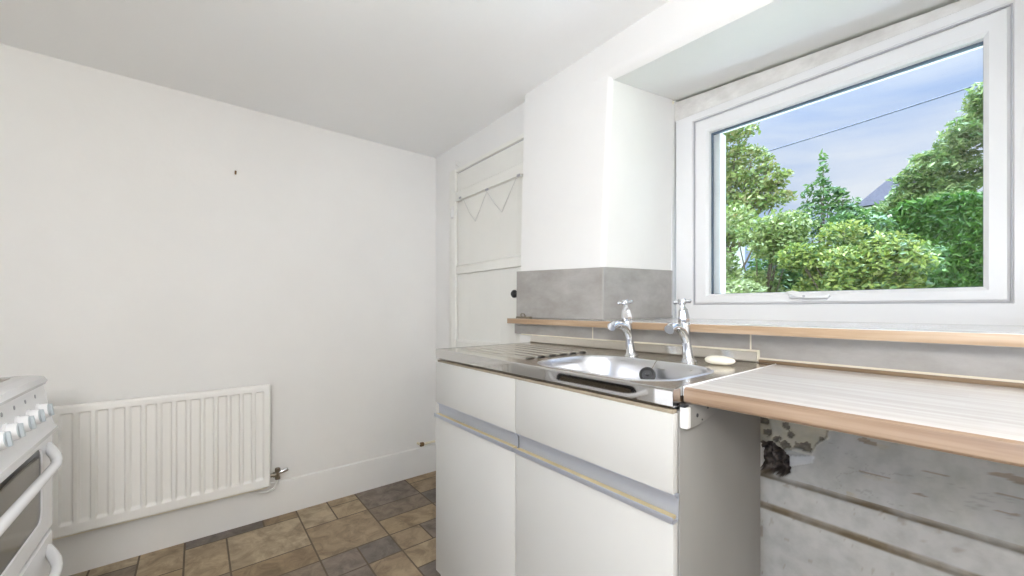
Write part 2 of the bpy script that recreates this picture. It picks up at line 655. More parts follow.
def wall_front():
    mb = MB()
    Z1 = ZC + .02
    # wall that carries the plank door
    mb.box(XL - .1, -1.44, 1.322, 1.95, 0, Z1)
    # wall over the door
    mb.box(XL - .1, -1.44, 1.294, 1.33, 1.997, Z1)
    # narrow strip between corner and door frame
    mb.box(XL - .1, -2.26, 1.294, 1.33, 0, 1.9968)
    # pier with a rounded, slightly leaning corner
    def ring(z, xl, yl, xc, yc, xb):
        pts = [(xl, 1.93, z), (xl, yl + .006, z), (xl + .006, yl, z)]
        r = .02
        for k in range(7):
            a = -PI / 2 + k / 6 * PI / 2
            pts.append((xc - r + r * math.cos(a), yc + r + r * math.sin(a), z))
        pts.append((xb, 1.93, z))
        return pts
    mb.loft([ring(0, -1.463, 1.216, -.988, 1.248, -1.008), ring(1.28, -1.463, 1.218, -.986, 1.248, -1.006), ring(1.7, -1.465, 1.232, -.968, 1.248, -1.003),
             ring(2.02, -1.466, 1.243, -.948, 1.248, -1.0), ring(Z1, -1.467, 1.25, -.945, 1.25, -1.0)], capb=True, capt=True)
    # sloping soffit and lintel
    def sec(x, zf, zb):
        return [(x, 1.93, Z1), (x, 1.248, Z1), (x, 1.244, zf + .04), (x, 1.25, zf + .012), (x, 1.264, zf), (x, 1.30, zf + (zb - zf) * .06), (x, 1.80, zb), (x, 1.93, zb)]
    L = []
    for k in range(30):
        x = -1.03 + k * .0925
        zf = 2.012 - .028 * min(1, max(0, (x + .95) / .55)) + .003 * noise.noise((x * 3, 0, 0))
        zb = 2.124 - .066 * (x + 1.0) if x < .3 else 2.038
        L.append(sec(x, zf, zb))
    mb.loft(L, capb=True, capt=True)
    # wall right of the window
    mb.box(.135, XR + .05, 1.248, 1.93, 1.02, Z1 - .01, .01)
    # wall below the sill behind the sink (out of square) and right of it
    pl = [(-1.46, wy(-1.46)), (-.45, 1.285), (-.45, 1.93), (-1.46, 1.93)]
    mb.hexa([(x, y, 0) for x, y in pl] + [(x, y, 1.05) for x, y in pl])
    mb.box(-.455, XR + .05, 1.34, 1.93, 0, 1.05)
    mb.box(-.455, XR + .05, 1.285, 1.35, .93, 1.05)
    return struct(mb.build('wall_front', M['wall'], angle=40))


wall_front()


# flaking old wall face below the worktop
def old_wall():
    import numpy as np
    xs = list(np.arange(-.453, -.15, .003)) + list(np.arange(-.145, .3, .008)) + list(np.arange(.3, 1.62, .08))
    prof = []  # (z, y offset): plaster, then the rounded top edges of two old boards
    for z in np.arange(.975, .655, -.003):
        prof.append((float(z), 0.0))
    prof += [(.652, 0), (.6495, 0), (.6465, -.001), (.644, -.006), (.6425, -.014), (.640, -.019), (.636, -.0215), (.630, -.022)]
    prof += [(float(z), -.0215) for z in np.arange(.624, .572, -.006)]
    prof += [(.570, -.0215), (.566, -.0225), (.5635, -.028), (.562, -.036), (.559, -.040), (.555, -.042)]
    prof += [(float(z), -.042) for z in np.arange(.548, .02, -.008)] + [(0, -.042)]
    n3 = lambda x, z, s, o=0: noise.noise((x * s + o, z * s - o, o * .7))
    fr = lambda x, z, s, o=0: noise.fractal((x * s + o, z * s, o), 1.0, 2.0, 5)
    verts, cols = [], []
    PAINT, CREAM, DARK, STONE, DIRT = S(178, 176, 171), S(186, 178, 156), S(56, 46, 40), S(126, 114, 104), S(118, 104, 82)
    mixc = lambda a, b, t: tuple(p + (q - p) * max(0, min(1, t)) for p, q in zip(a, b))
    spots = ((-.346, .741, .017), (-.333, .749, .012), (-.302, .776, .009), (-.382, .795, .008), (-.404, .752, .009), (-.437, .80, .014), (-.372, .772, .008), (-.385, .742, .012), (-.43, .765, .01))
    for (z, yo) in prof:
        for x in xs:
            y = YF + yo + .0012 * n3(x, z, 14, 3)
            if z > .6435:
                c = mixc(PAINT, S(178, 176, 166), .35 + .8 * fr(x, z, 7, 8) + (z - .76) * 2.5)
                # warm scuffs and hairline cracks in the paint
                st = fr(x * .35, z, 24, 11)
                if st > .42 and x > -.25:
                    c = mixc(c, S(176, 168, 150), (st - .42) * 4)
                ck_ = abs(fr(x * .5, z, 11, 21))
                if ck_ < .012 and x > -.3 and z < .78:
                    c = mixc(c, S(150, 146, 140), .5)
                q = fr(x, z, 24, 2.3) * .016
                edge = -.296 + .5 * min(0, z - .79) + .6 * max(0, z - .80) + q - x
                patch = edge > 0 and z > .733 + q - .25 * max(0, -.385 - x)
                flake = -.374 + q * .4 < x < -.316 + q and .69 + (x + .36) * .5 < z < .716 + (x + .371) * .28
                hx, hz = (x + .418) / .052, (z - .693) / .047
                hole = 1 - (hx * hx + hz * hz) + fr(x, z, 40, 5) * .45
                if patch:
                    y += .004
                    c = mixc(CREAM, S(176, 170, 154), .45 + 1.3 * fr(x, z, 28, 4))
                    for sx, sz, sr in spots:
                        dd = math.hypot(x - sx, z - sz) + fr(x, z, 70, 7) * .007
                        if dd < sr:
                            c = mixc(S(96, 90, 80), S(128, 118, 102), .5 + fr(x, z, 80, 2))
                            y += .003
                elif edge > -.005 and z > .73:
                    y -= .0015
                    c = mixc(c, S(204, 200, 184), .6)
                if hole > 0 and not flake:
                    d = min(1, hole * 2.6)
                    y = YF + .005 + .03 * d + .022 * fr(x, z, 44, 6)
                    c = mixc(STONE, DARK, .5 + 1.1 * fr(x, z, 60, 1) + .2 * d)
                elif flake:
                    y -= .003
                    c = S(200, 200, 199)
                for bx, bz, bw, bh in ((-.216, .800, .012, .006), (-.205, .795, .012, .006), (-.2, .7205, .026, .0016), (.012, .782, .03, .007), (.012, .745, .022, .002), (.006, .709, .02, .002), (-.1, .755, .03, .0015), (-.12, .70, .012, .002)):
                    dd = math.hypot((x - bx) / bw, (z - bz) / bh) + fr(x, z, 50, 9) * .5
                    if dd < 1:
                        c = mixc(c, S(140, 122, 102), .75)
                        y += .002
                if z < .652:
                    c = mixc(c, DIRT, .55 + .5 * fr(x, z, 12, 3))
            else:
                c = mixc(PAINT, S(170, 168, 164), .2 + .7 * fr(x * .6, z, 9, 5))
                if z > .640 or .5605 < z < .571:
                    c = mixc(c, DIRT, .75 + .6 * fr(x, z, 12, 3))
                sp_ = fr(x, z * .8, 46, 13)
                if sp_ > .62 and z > .05:
                    c = mixc(c, S(150, 142, 130), .6)
                if x < -.425 and fr(x * 1.4, z * .5, 30, 31) > .2:
                    c = mixc(c, S(126, 110, 96), .6)
            verts.append((x, y, z))
            cols.append(c)
    W = len(xs)
    fs = [(r * W + k, r * W + k + 1, (r + 1) * W + k + 1, (r + 1) * W + k) for r in range(len(prof) - 1) for k in range(W - 1)]
    me = bpy.data.meshes.new('trim_old_wall_face')
    me.from_pydata(verts, [], [f[::-1] for f in fs])
    ca = me.color_attributes.new('wear', 'FLOAT_COLOR', 'POINT')
    ca.data.foreach_set('color', [v for c in cols for v in (c[0], c[1], c[2], 1.0)])
    me.materials.append(M['damaged'])
    me.polygons.foreach_set('use_smooth', [True] * len(me.polygons))
    o = bpy.data.objects.new('trim_1', me)
    COL.objects.link(o)
    o['kind'] = 'structure'


old_wall()

# skirting under the radiator
mb = MB()
mb.prism([(XL, YB, 0), (XL + .012, YB, 0), (XL + .011, YB, .165), (XL + .008, YB, .18), (XL, YB, .186)], (0, 1.32 - YB, 0))
struct(mb.build('baseboard_left', M['gloss'], angle=25))
struct(MB().box(XL, -.02, YB, YB + .018, 0, .17, .004).build('baseboard_back', M['gloss']))
struct(MB().box(XR - .018, XR, YB, 1.24, 0, .17, .004).build('baseboard_right', M['gloss']))

# ------------------------------------------------------------------ plank door beside the pier
dr = structroot('door_1')
DS = Vector((-.02, .02, .0))
mb = MB()
mb.box(-2.248, -2.168, 1.268, 1.303, 0, 2.012, .004)
mb.box(-2.168, -1.44, 1.272, 1.303, 1.988, 2.012, .003)
fr_ = mb.build('door_frame', M['door'], dr)
mb = MB()
mb.box(-2.168, -1.44, 1.286, 1.302, 1.980, 1.9885)
mb.build('top_gap', M['shadowgap'], dr)  # grey strip painted in as the shade of the gap over the door
mb = MB()
px = [-2.162, -2.02, -1.87, -1.72, -1.57, -1.435]
for a, b in zip(px, px[1:]):
    mb.box(a, b, 1.283, 1.301, .01, 1.983, .0006, 1)
mb.build('planks', M['door'], dr)
for z0, z1, nm in ((1.80, 1.872, 'ledge'), (1.337, 1.40, 'ledge'), (.84, .93, 'ledge')):
    MB().prism([(-2.155, 1.284, z0), (-2.155, 1.262, z0 + .002), (-2.155, 1.262, z1 - .016), (-2.155, 1.284, z1)], (.72, 0, 0), bev=.002).build(nm, M['door'], dr)
mb = MB()
mb.lathe([(.011, 0), (.010, .024), (.016, .029), (.0205, .036), (.0205, .044), (.014, .052), (0, .054)], (-1.542, 1.284, 1.197), axis='-y')
mb.build('door_knob', M['black'], dr)
mb = MB()
mb.tube([(-2.205, 1.262, 1.71), (-2.205, 1.262, 1.77)], .006, 8)
mb.box(-2.222, -2.19, 1.265, 1.27, 1.70, 1.78, .001)
mb.build('hinge', M['gloss'], dr)

dr.location = DS

# tiles: splashback on the pier and under the sill
sp = structroot('trim_2')
mb = MB()
mb.hexa([(-1.475, 1.206, 1.078), (-.983, 1.240, 1.078), (-.983, 1.250, 1.078), (-1.475, 1.222, 1.078),
         (-1.475, 1.208, 1.302), (-.983, 1.240, 1.285), (-.983, 1.250, 1.285), (-1.475, 1.222, 1.302)], .0012, 1)
mb.build('wall_tile', M['tile'], sp)
mb = MB()
mb.hexa([(-1.006, 1.242, 1.078), (-.981, 1.242, 1.078), (-.998, 1.79, 1.078), (-1.02, 1.79, 1.078),
         (-1.006, 1.242, 1.286), (-.979, 1.242, 1.286), (-.997, 1.79, 1.305), (-1.02, 1.79, 1.305)], .0012, 1)
mb.build('wall_tile', M['tile'], sp)
mb = MB()
mb.hexa([(-.986, 1.2385, 1.078), (-.9795, 1.2385, 1.078), (-.9795, 1.243, 1.078), (-.986, 1.243, 1.078), (-.985, 1.2385, 1.2865), (-.9775, 1.2385, 1.2865), (-.9775, 1.243, 1.2865), (-.985, 1.243, 1.2865)])
mb.build('corner_edging', M['grey_edge'], sp)
joints = [-1.49, -1.03, -.468, .092, .652, 1.212, 1.58]
for a, b in zip(joints, joints[1:]):
    mb = MB()
    zb = 1.002 if b < -.4 else .98
    A0, B0 = a + .0022, b - .0022
    mb.hexa([(A0, wy(A0) - .009, zb), (B0, wy(B0) - .009, zb), (B0, wy(B0) + .01, zb), (A0, wy(A0) + .01, zb),
             (A0, wy(A0) - .009, 1.0515), (B0, wy(B0) - .009, 1.0515), (B0, wy(B0) + .01, 1.0515), (A0, wy(A0) + .01, 1.0515)], .0008, 1)
    mb.build('wall_tile', M['tile'], sp)
mb = MB()
for a, b in zip(joints, joints[1:]):
    mb.hexa([(b - .0022, wy(b) - .0085, .98), (b + .0022, wy(b) - .0085, .98), (b + .0022, wy(b) + .01, .98), (b - .0022, wy(b) + .01, .98),
             (b - .0022, wy(b) - .0085, 1.05), (b + .0022, wy(b) - .0085, 1.05), (b + .0022, wy(b) + .01, 1.05), (b - .0022, wy(b) + .01, 1.05)])
a, b = -1.44, -.445
mb.hexa([(a, wy(a) - .014, .9975), (b, wy(b) - .016, .9975), (b, wy(b) + .005, .9975), (a, wy(a) + .005, .9975), (a, wy(a) - .011, 1.003), (b, wy(b) - .012, 1.003), (b, wy(b) + .005, 1.003), (a, wy(a) + .005, 1.003)])
mb.box(-.449, -.443, 1.268, 1.285, .972, 1.003)
mb.box(-.443, 1.58, 1.270, 1.286, .9765, .9815)
mb.build('grout_line', M['grout'], sp)

# ------------------------------------------------------------------ window
wn = structroot('window_1')


def frame_ring(x0, x1, z0, z1, wl, wr, wb, wt, y0, y1, bev, name, m, prnt):
    mb = MB()
    o = [(x0, z0), (x1, z0), (x1, z1), (x0, z1)]
    i = [(x0 + wl, z0 + wb), (x1 - wr, z0 + wb), (x1 - wr, z1 - wt), (x0 + wl, z1 - wt)]
    b = bev
    of = [(x0 + b, z0 + b), (x1 - b, z0 + b), (x1 - b, z1 - b), (x0 + b, z1 - b)]
    i2 = [(x0 + wl - b * 1.5, z0 + wb - b * 1.5), (x1 - wr + b * 1.5, z0 + wb - b * 1.5), (x1 - wr + b * 1.5, z1 - wt + b * 1.5), (x0 + wl - b * 1.5, z1 - wt + b * 1.5)]
    L = [[(x, y1, z) for x, z in o], [(x, y0 + b, z) for x, z in o], [(x, y0, z) for x, z in of], [(x, y0, z) for x, z in i2], [(x, y0 + b * 1.5, z) for x, z in i], [(x, y1, z) for x, z in i], [(x, y1, z) for x, z in o]]
    mb.loft(L)
    return mb.build(name, m, prnt, angle=20)


frame_ring(-.985, .14, 1.06, 2.022, .088, .13, .085, .04, 1.79, 1.87, .005, 'window_frame', M['upvc'], wn)
sash = frame_ring(-.893, .011, 1.143, 1.979, .062, .05, .044, .062, 1.789, 1.865, .007, 'sash', M['upvc'], wn)
frame_ring(-.8965, .0145, 1.1395, 1.9825, .0035, .0035, .0035, .0035, 1.7895, 1.80, .0002, 'seal', M['shadowgap'], sash)
frame_ring(-.833, -.037, 1.185, 1.919, .006, .003, .004, .009, 1.822, 1.836, .0003, 'gasket', M['gasket'], sash)
MB().box(-.83, -.04, 1.828, 1.832, 1.19, 1.916).build('pane', M['glass'], sash, smooth=False)
# outside part of the sash seen through the glass along its left edge
MB().box(-.829, -.80, 1.84, 1.90, 1.188, 1.917, .003).build('outer_frame', M['upvc'], wn)
# handle
mb = MB()
mb.box(-.517, -.447, 1.772, 1.792, 1.162, 1.180, .005)
mb.prism([(-0.524, 1.760, 1.187), (-0.502, 1.760, 1.191), (-0.472, 1.760, 1.183), (-0.454, 1.760, 1.176), (-0.397, 1.760, 1.174), (-0.390, 1.760, 1.168), (-0.397, 1.760, 1.160), (-0.462, 1.760, 1.160), (-0.487, 1.760, 1.166), (-0.512, 1.760, 1.176)], (0, .018, 0), bev=.003)
hd = mb.build('window_handle', M['upvc'], sash)
MB().lathe([(.0045, 0), (.0045, .002), (0, .002)], (-.466, 1.7602, 1.169), 12, '-y').build('lock_hole', M['shadowgap'], hd)
# bare plaster band above the window
mb = MB()
L = []
for k in range(40):
    x = -1.0 + k * .029
    zt = 2.114 - .066 * (x + 1.0) + .003 * noise.noise((x * 9, 1, 0))
    L.append([(x, 1.86, zt), (x, 1.80, zt), (x, 1.793, zt - .004), (x, 1.791 + .003 * noise.noise((x * 14, 4, 0)), 2.06 - .02 * (x + 1)), (x, 1.793, 2.018), (x, 1.86, 2.016)])
mb.loft(L, capb=True, capt=True)
struct(mb.build('trim_3', M['plaster']))
# edge trim and white cable in the reveal corner
mb = MB()
mb.tube([(-1.0, 1.782, 1.09), (-1.0, 1.782, 1.6), (-1.0, 1.782, 2.06), (-.998, 1.776, 2.09)], .004, 8)
mb.mi = 1
mb.tube([(-.998, 1.776, 2.06), (-.994, 1.772, 2.095), (-.985, 1.77, 2.108)], .006, 8)
struct(mb.build('trim_4', [M['upvc'], M['cream']]))

# window sill board
mb = MB()
pl = [(-1.484, 1.157), (.95, 1.206), (.95, 1.25), (.134, 1.25), (.134, 1.80), (-.998, 1.80), (-.985, 1.243), (-1.484, 1.214)]
mb.mi = 0
mb.prism([(x, y, 1.052) for x, y in pl], (0, 0, .0245), bev=.002)
o = mb.build('trim_5', [M['woodglare'], M['silledge']], angle=30)
for p in o.data.polygons:
    if abs(p.normal.z) < .9:
        p.material_index = 1
struct(o)

# unseen glazed doors added behind the viewpoint to bring in sky light
gd = structroot('added_doors')
for a, b in ((.0, .75), (.75, 1.5)):
    lf = frame_ring(a, b, .0, 2.08, .07, .07, .12, .07, YB - .10, YB - .04, .005, 'leaf', M['upvc'], gd)
    MB().box(a + .06, b - .06, YB - .074, YB - .068, .11, 2.02).build('pane', M['glass'], lf, smooth=False)

# ================================================================== RADIATOR
rad = thing('radiator', 'white pressed steel panel radiator on the wall above the skirting', 'radiator', (-2.42, -.08, .19))


def radiator():
    Y0, Y1, Z0, Z1, X = -.468, .300, .192, .724, -2.392
    import numpy as np
    pitch = .0515
    cells = [Y1 - .048 - k * pitch for k in range(14)]  # recess centres
    ys = sorted(set([round(v, 5) for v in np.linspace(Y0, Y1, 260)]))
    zs = sorted(set([round(v, 5) for v in list(np.linspace(Z0, Z0 + .09, 24)) + list(np.linspace(Z0 + .09, Z1 - .07, 14)) + list(np.linspace(Z1 - .07, Z1, 20))]))
    sm = lambda t: max(0, min(1, t)) ** 2 * (3 - 2 * max(0, min(1, t)))
    mb = MB()
    rows = []
    for z in zs:
        row = []
        for y in ys:
            d = min(abs(y - c) for c in cells)
            a = sm((.0205 - d) / .007)
            b = sm((z - (Z0 + .044)) / .012) * sm(((Z1 - .029) - z) / .008)
            dep = .0125 * a * b
            e = min(y - Y0, Y1 - y, z - Z0, Z1 - z)
            rnd = .006 * (1 - math.sqrt(max(0, 1 - (1 - min(1, e / .008)) ** 2)))
            row.append((X - dep - rnd, y, z))
        rows.append(row)
    mb.loft(rows, closed=False)
    # folded returns
    xb = X - .022
    lp = [rows[0][0]] + rows[0][1:] + [r[-1] for r in rows[1:]] + rows[-1][-2::-1] + [r[0] for r in rows[-2:0:-1]]
    mb.loft([lp, [(xb, y, z) for _, y, z in lp]], capt=True)
    p = mb.build('front_panel', M['radiator'], rad, angle=50)
    mb = MB()
    mb.box(X - .058, X - .050, Y0 + .004, Y1 - .004, Z0 - .002, Z1 - .004, .003)
    for k in range(36):
        y = Y0 + .03 + k * .02
        mb.box(X - .051, X - .021, y, y + .0012, Z0 + .03, Z1 - .02)
    mb.build('back_panel', M['radiator'], rad)
    # rolled bottom seam, slightly yellowed
    MB().tube([(X - .014, Y0 + .01, Z0 - .003), (X - .014, Y1 - .012, Z0 - .003)], .0045, 8).build('bottom_seam', M['cream'], rad)
    for y in (Y0 + .12, Y1 - .12):
        MB().box(X - .094, X - .056, y - .02, y + .02, Z0 + .05, Z1 - .08, .002).build('wall_bracket', M['radiator'], rad)
    # valve
    mb = MB()
    yv, zv, xv = Y1 + .001, .243, X - .02
    mb.lathe([(.010, -.006), (.010, .012), (.0135, .013), (.0135, .026), (.009, .028), (.009, .036)], (xv, yv, zv), 12, mtx=Matrix.Rotation(-PI / 2, 3, 'X'))
    mb.lathe([(.010, -.026), (.0125, -.026), (.0125, -.012), (.010, -.010), (.010, .012), (.013, .014), (.013, .03), (.008, .034)], (xv, yv + .034, zv), 12)
    v = mb.build('valve', M['dullmetal'], rad)
    mb = MB()
    mb.lathe([(.006, -.002), (.009, .002), (.011, .02), (.011, .044), (.008, .05), (0, .051)], (xv, yv + .034, zv + .006), 12, mtx=Matrix.Rotation(-PI / 2, 3, 'X') @ Matrix.Rotation(.2, 3, 'X'))
    mb.build('valve_cap', M['chrome'], v)
    mb = MB()
    mb.tube([(xv, yv + .034, zv - .02), (xv - .002, yv + .032, zv - .05), (xv - .006, yv + .018, zv - .075), (xv - .014, yv - .012, zv - .088), (xv - .03, yv - .05, zv - .085), (xv - .05, yv - .085, zv - .078)], .0062, 10)
    mb.build('supply_pipe', M['gloss'], rad)


radiator()

# little pipe stub at the corner of the skirting
t = thing('pipe_stub', 'small grimy pipe stub with tap above skirting beside cabinet end', 'pipe', (-2.45, 1.2, .22))
mb = MB()
mb.tube([(-2.47, 1.16, .215), (-2.44, 1.165, .215), (-2.435, 1.19, .213), (-2.435, 1.27, .213)], .008, 10)
mb.build('pipe', M['cream'], t)
mb = MB()
mb.lathe([(.012, -.012), (.014, -.01), (.014, .01), (.01, .014)], (-2.435, 1.175, .213), 12, 'y')
mb.tube([(-2.435, 1.175, .213), (-2.415, 1.175, .213)], .006, 8)
mb.build('valve', M['rust'], t)

# nail in the wall
tag(MB().lathe([(.0055, 0), (.0055, .003), (.003, .004), (.003, .02), (.0, .02)], (XL - .006, .155, 1.822), 10, mtx=Matrix.Rotation(PI / 2, 3, 'Y') @ Matrix.Rotation(.5, 3, 'Y')).tube([(XL - .002, .155, 1.812), (XL + .006, .155, 1.829)], .0042, 8).build('nail', M['rust']),
    'small rusty nail stuck in the bare wall above the radiator', 'nail')

# zigzag wire on the door
mb = MB()
pts = [(-2.10, 1.802), (-2.061, 1.792), (-1.995, 1.70), (-1.93, 1.638), (-1.87, 1.71), (-1.812, 1.786), (-1.735, 1.70), (-1.672, 1.642), (-1.60, 1.73), (-1.55, 1.79), (-1.50, 1.796)]
out = []
for a, b in zip(pts, pts[1:]):
    for k in range(4):
        f = k / 4
        out.append((a[0] + (b[0] - a[0]) * f, 1.262, a[1] + (b[1] - a[1]) * f))
out.append((pts[-1][0], 1.262, pts[-1][1]))
wz = thing('wire_hanger', 'white zigzag coat wire hanging from the top ledge of the plank door', 'coat rack', (-1.8, 1.262, 1.64))
mb.tube(out, .0022, 6)
mb.build('zigzag_wire', mat('dulled_white_wire', S(214, 212, 206), .4), wz)
for x, z in ((-2.10, 1.806), (-1.812, 1.79), (-1.53, 1.796)):
    MB().box(x - .012, x + .012, 1.2585, 1.265, z, z + .012, .001).build('clip', M['shadowgap'], wz)
wz.location += DS
# curled hook above the door
t = tag(MB().tube([(-2.14, 1.274, 2.02), (-2.14, 1.255, 2.026), (-2.132, 1.246, 2.04), (-2.118, 1.246, 2.045), (-2.10, 1.25, 2.036), (-2.092, 1.256, 2.025)], .0035, 7).build('hook', M['gloss']),
        'small curled white hook fixed above the top of the plank door', 'hook').location = DS

# ================================================================== COOKER
ck = thing('cooker', 'white freestanding electric cooker with dark glass oven door at left edge', 'cooker', (-1.53, -.65, 0))


def cooker():
    X0, X1, YFc, YBk = -1.905, -1.10, -.385, -.97
    mb = MB()
    mb.box(X0 + .004, X1 - .004, YBk, YFc, .06, .885, .004)
    mb.build('body', M['enamel'], ck)
    for x in (X0 + .05, X1 - .05):
        for y in (YBk + .05, YFc - .06):
            MB().lathe([(.02, 0), (.02, .012), (.012, .016), (.012, .062)], (x, y, 0), 12).build('foot', M['black'], ck)
    # hob
    mb = MB()
    mb.prism([(X0 - .002, YFc + .008, .884), (X0 - .002, YFc + .014, .895), (X0 - .002, YFc + .006, .909), (X0 - .002, YFc - .02, .914), (X0 - .002, YBk, .914), (X0 - .002, YBk, .884)], (X1 - X0 + .004, 0, 0), bev=.003)
    hob = mb.build('hob_top', M['enamel'], ck)
    mb = MB()
    for x, y, r in ((X0 + .16, YFc - .17, .078), (X1 - .16, YFc - .17, .092), (X0 + .16, YFc - .42, .092), (X1 - .16, YFc - .42, .078)):
        mb = MB()
        mb.lathe([(r + .012, .0), (r + .012, .004), (r, .006), (r, .014), (r - .006, .017), (.02, .017), (.015, .015), (0, .015)], (x, y, .9135), 32)
        mb.build('hotplate', M['hob'], hob)
    mb = MB()
    mb.box(X0 + .05, X1 - .05, YBk + .04, YFc - .05, .9135, .9155, .0008)
    mb.build('hob_surface', M['hob'], hob)
    # splash lid at the back
    MB().box(X0 + .01, X1 - .01, YBk - .004, YBk + .014, .914, 1.0, .004).build('splash_panel', M['enamel'], ck)
    # sloping control panel
    pt = (YFc + .004, .884)
    pb = (YFc + .024, .748)
    mb = MB()
    mb.prism([(X0, YFc - .01, .883), (X0, pt[0], .883), (X0, pb[0], pb[1] + .012), (X0, pb[0] + .012, pb[1]), (X0, pb[0] + .012, pb[1] - .012), (X0, YFc - .01, pb[1] - .014)], (X1 - X0, 0, 0), bev=.002)
    cp = mb.build('control_panel', M['enamel'], ck)
    nrm = Vector((0, .136, .020)).normalized()
    R = nrm.to_track_quat('Z', 'Y').to_matrix()
    dn = Vector((0, pb[0] - pt[0], pb[1] - pt[1]))
    for k in range(7):
        x = X0 + .098 + k * .086
        c = Vector((x, pt[0], pt[1])) + dn * .52
        mb = MB()
        mb.lathe([(.026, -.002), (.026, .004), (.023, .006), (.0215, .019), (.0195, .022), (0, .022)], c, 24, mtx=R)
        kb = mb.build('knob', M['enamel'], cp)
        mb = MB()
        b = Matrix.Translation(c) @ R.to_4x4()
        mb.lathe([(.0185, .0215), (.0175, .0235), (0, .0235)], c, 24, mtx=R)
        pp = [b @ Vector(q) for q in ((-.0045, -.0185, .022), (.0045, -.0185, .022), (.0045, .0185, .022), (-.0045, .0185, .022))]
        qq = [b @ Vector(q) for q in ((-.003, -.0175, .030), (.003, -.0175, .030), (.003, .0175, .030), (-.003, .0175, .030))]
        mb.hexa(pp + qq, .001, 1)
        mb.build('knob_face', M['greyknob'], kb)
        mb = MB()
        c2 = Vector((x + .0, pt[0], pt[1])) + dn * .17 + nrm * .0004
        mb.lathe([(.006, 0), (.006, .0006), (0, .0006)], c2, 14, mtx=R)
        mb.build('dial_mark', M['ink'], cp)
    # oven door
    def rrect(x0, x1, z0, z1, r, y, n=6):
        P_ = []
        for cx, cz, a0 in ((x1 - r, z1 - r, 0), (x0 + r, z1 - r, 90), (x0 + r, z0 + r, 180), (x1 - r, z0 + r, 270)):
            for k in range(n + 1):
                a = math.radians(a0 + 90 * k / n)
                P_.append((cx + r * math.cos(a), y, cz + r * math.sin(a)))
        return P_

    def door(z0, z1, gx, gz0, gz1, name, hz):
        y0, y1 = YFc + .001, YFc + .024
        mb = MB()
        mb.loft([rrect(X0, X1, z0, z1, .006, y0), rrect(X0, X1, z0, z1, .006, y1 - .005), rrect(X0 + .004, X1 - .004, z0 + .004, z1 - .004, .006, y1),
                 rrect(X0 + gx, X1 - gx, gz0, gz1, .035, y1), rrect(X0 + gx + .003, X1 - gx - .003, gz0 + .003, gz1 - .003, .033, y1 - .004)], capb=True)
        d = mb.build(name, M['enamel'], ck)
        mb = MB()
        mb.loft([rrect(X0 + gx + .001, X1 - gx - .001, gz0 + .001, gz1 - .001, .034, y1 - .008), rrect(X0 + gx + .001, X1 - gx - .001, gz0 + .001, gz1 - .001, .034, y1 - .0035)], capb=True, capt=True)
        g = mb.build('oven_glass', M['ovenglass'], d)
        mb = MB()
        mb.loft([rrect(X0 + gx + .035, X1 - gx - .035, gz0 + .018, gz1 - .018, .02, y1 - .0035), rrect(X0 + gx + .035, X1 - gx - .035, gz0 + .018, gz1 - .018, .02, y1 - .0028)], capb=True, capt=True)
        mb.build('inner_window', M['ovenglass2'], g)
        # curved bar handle
        pts = []
        for k in range(25):
            f = k / 24
            x = X0 + .046 + (X1 - X0 - .092) * f
            e = min(f, 1 - f) * 24
            if e < 4:
                q = math.sin(e / 4 * PI / 2)
                y = y1 - .004 + .04 * q
                z = hz + .035 * (1 - q)
                x = x + (-1 if f < .5 else 1) * (.012 * math.sin(e / 4 * PI))
            else:
                y = y1 + .036
                z = hz
            pts.append((x, y, z))
        mb = MB()
        mb.tube(pts, [.012 if 2 < i < 22 else .0135 for i in range(25)], 14)
        mb.build('handle', M['enamel'], d)
    door(.432, .731, .105, .487, .712, 'oven_door', .662)
    door(.075, .420, .105, .16, .335, 'lower_oven_door', .345)
    MB().box(X0 + .01, X1 - .01, YFc - .01, YFc + .004, .02, .07, .003).build('plinth', M['enamel'], ck)


cooker()

# ================================================================== BASE CABINET
cb = thing('base_cabinet', 'off-white sink cabinet with two doors and aluminium finger rails', 'cabinet', (-.886, .95, 0))


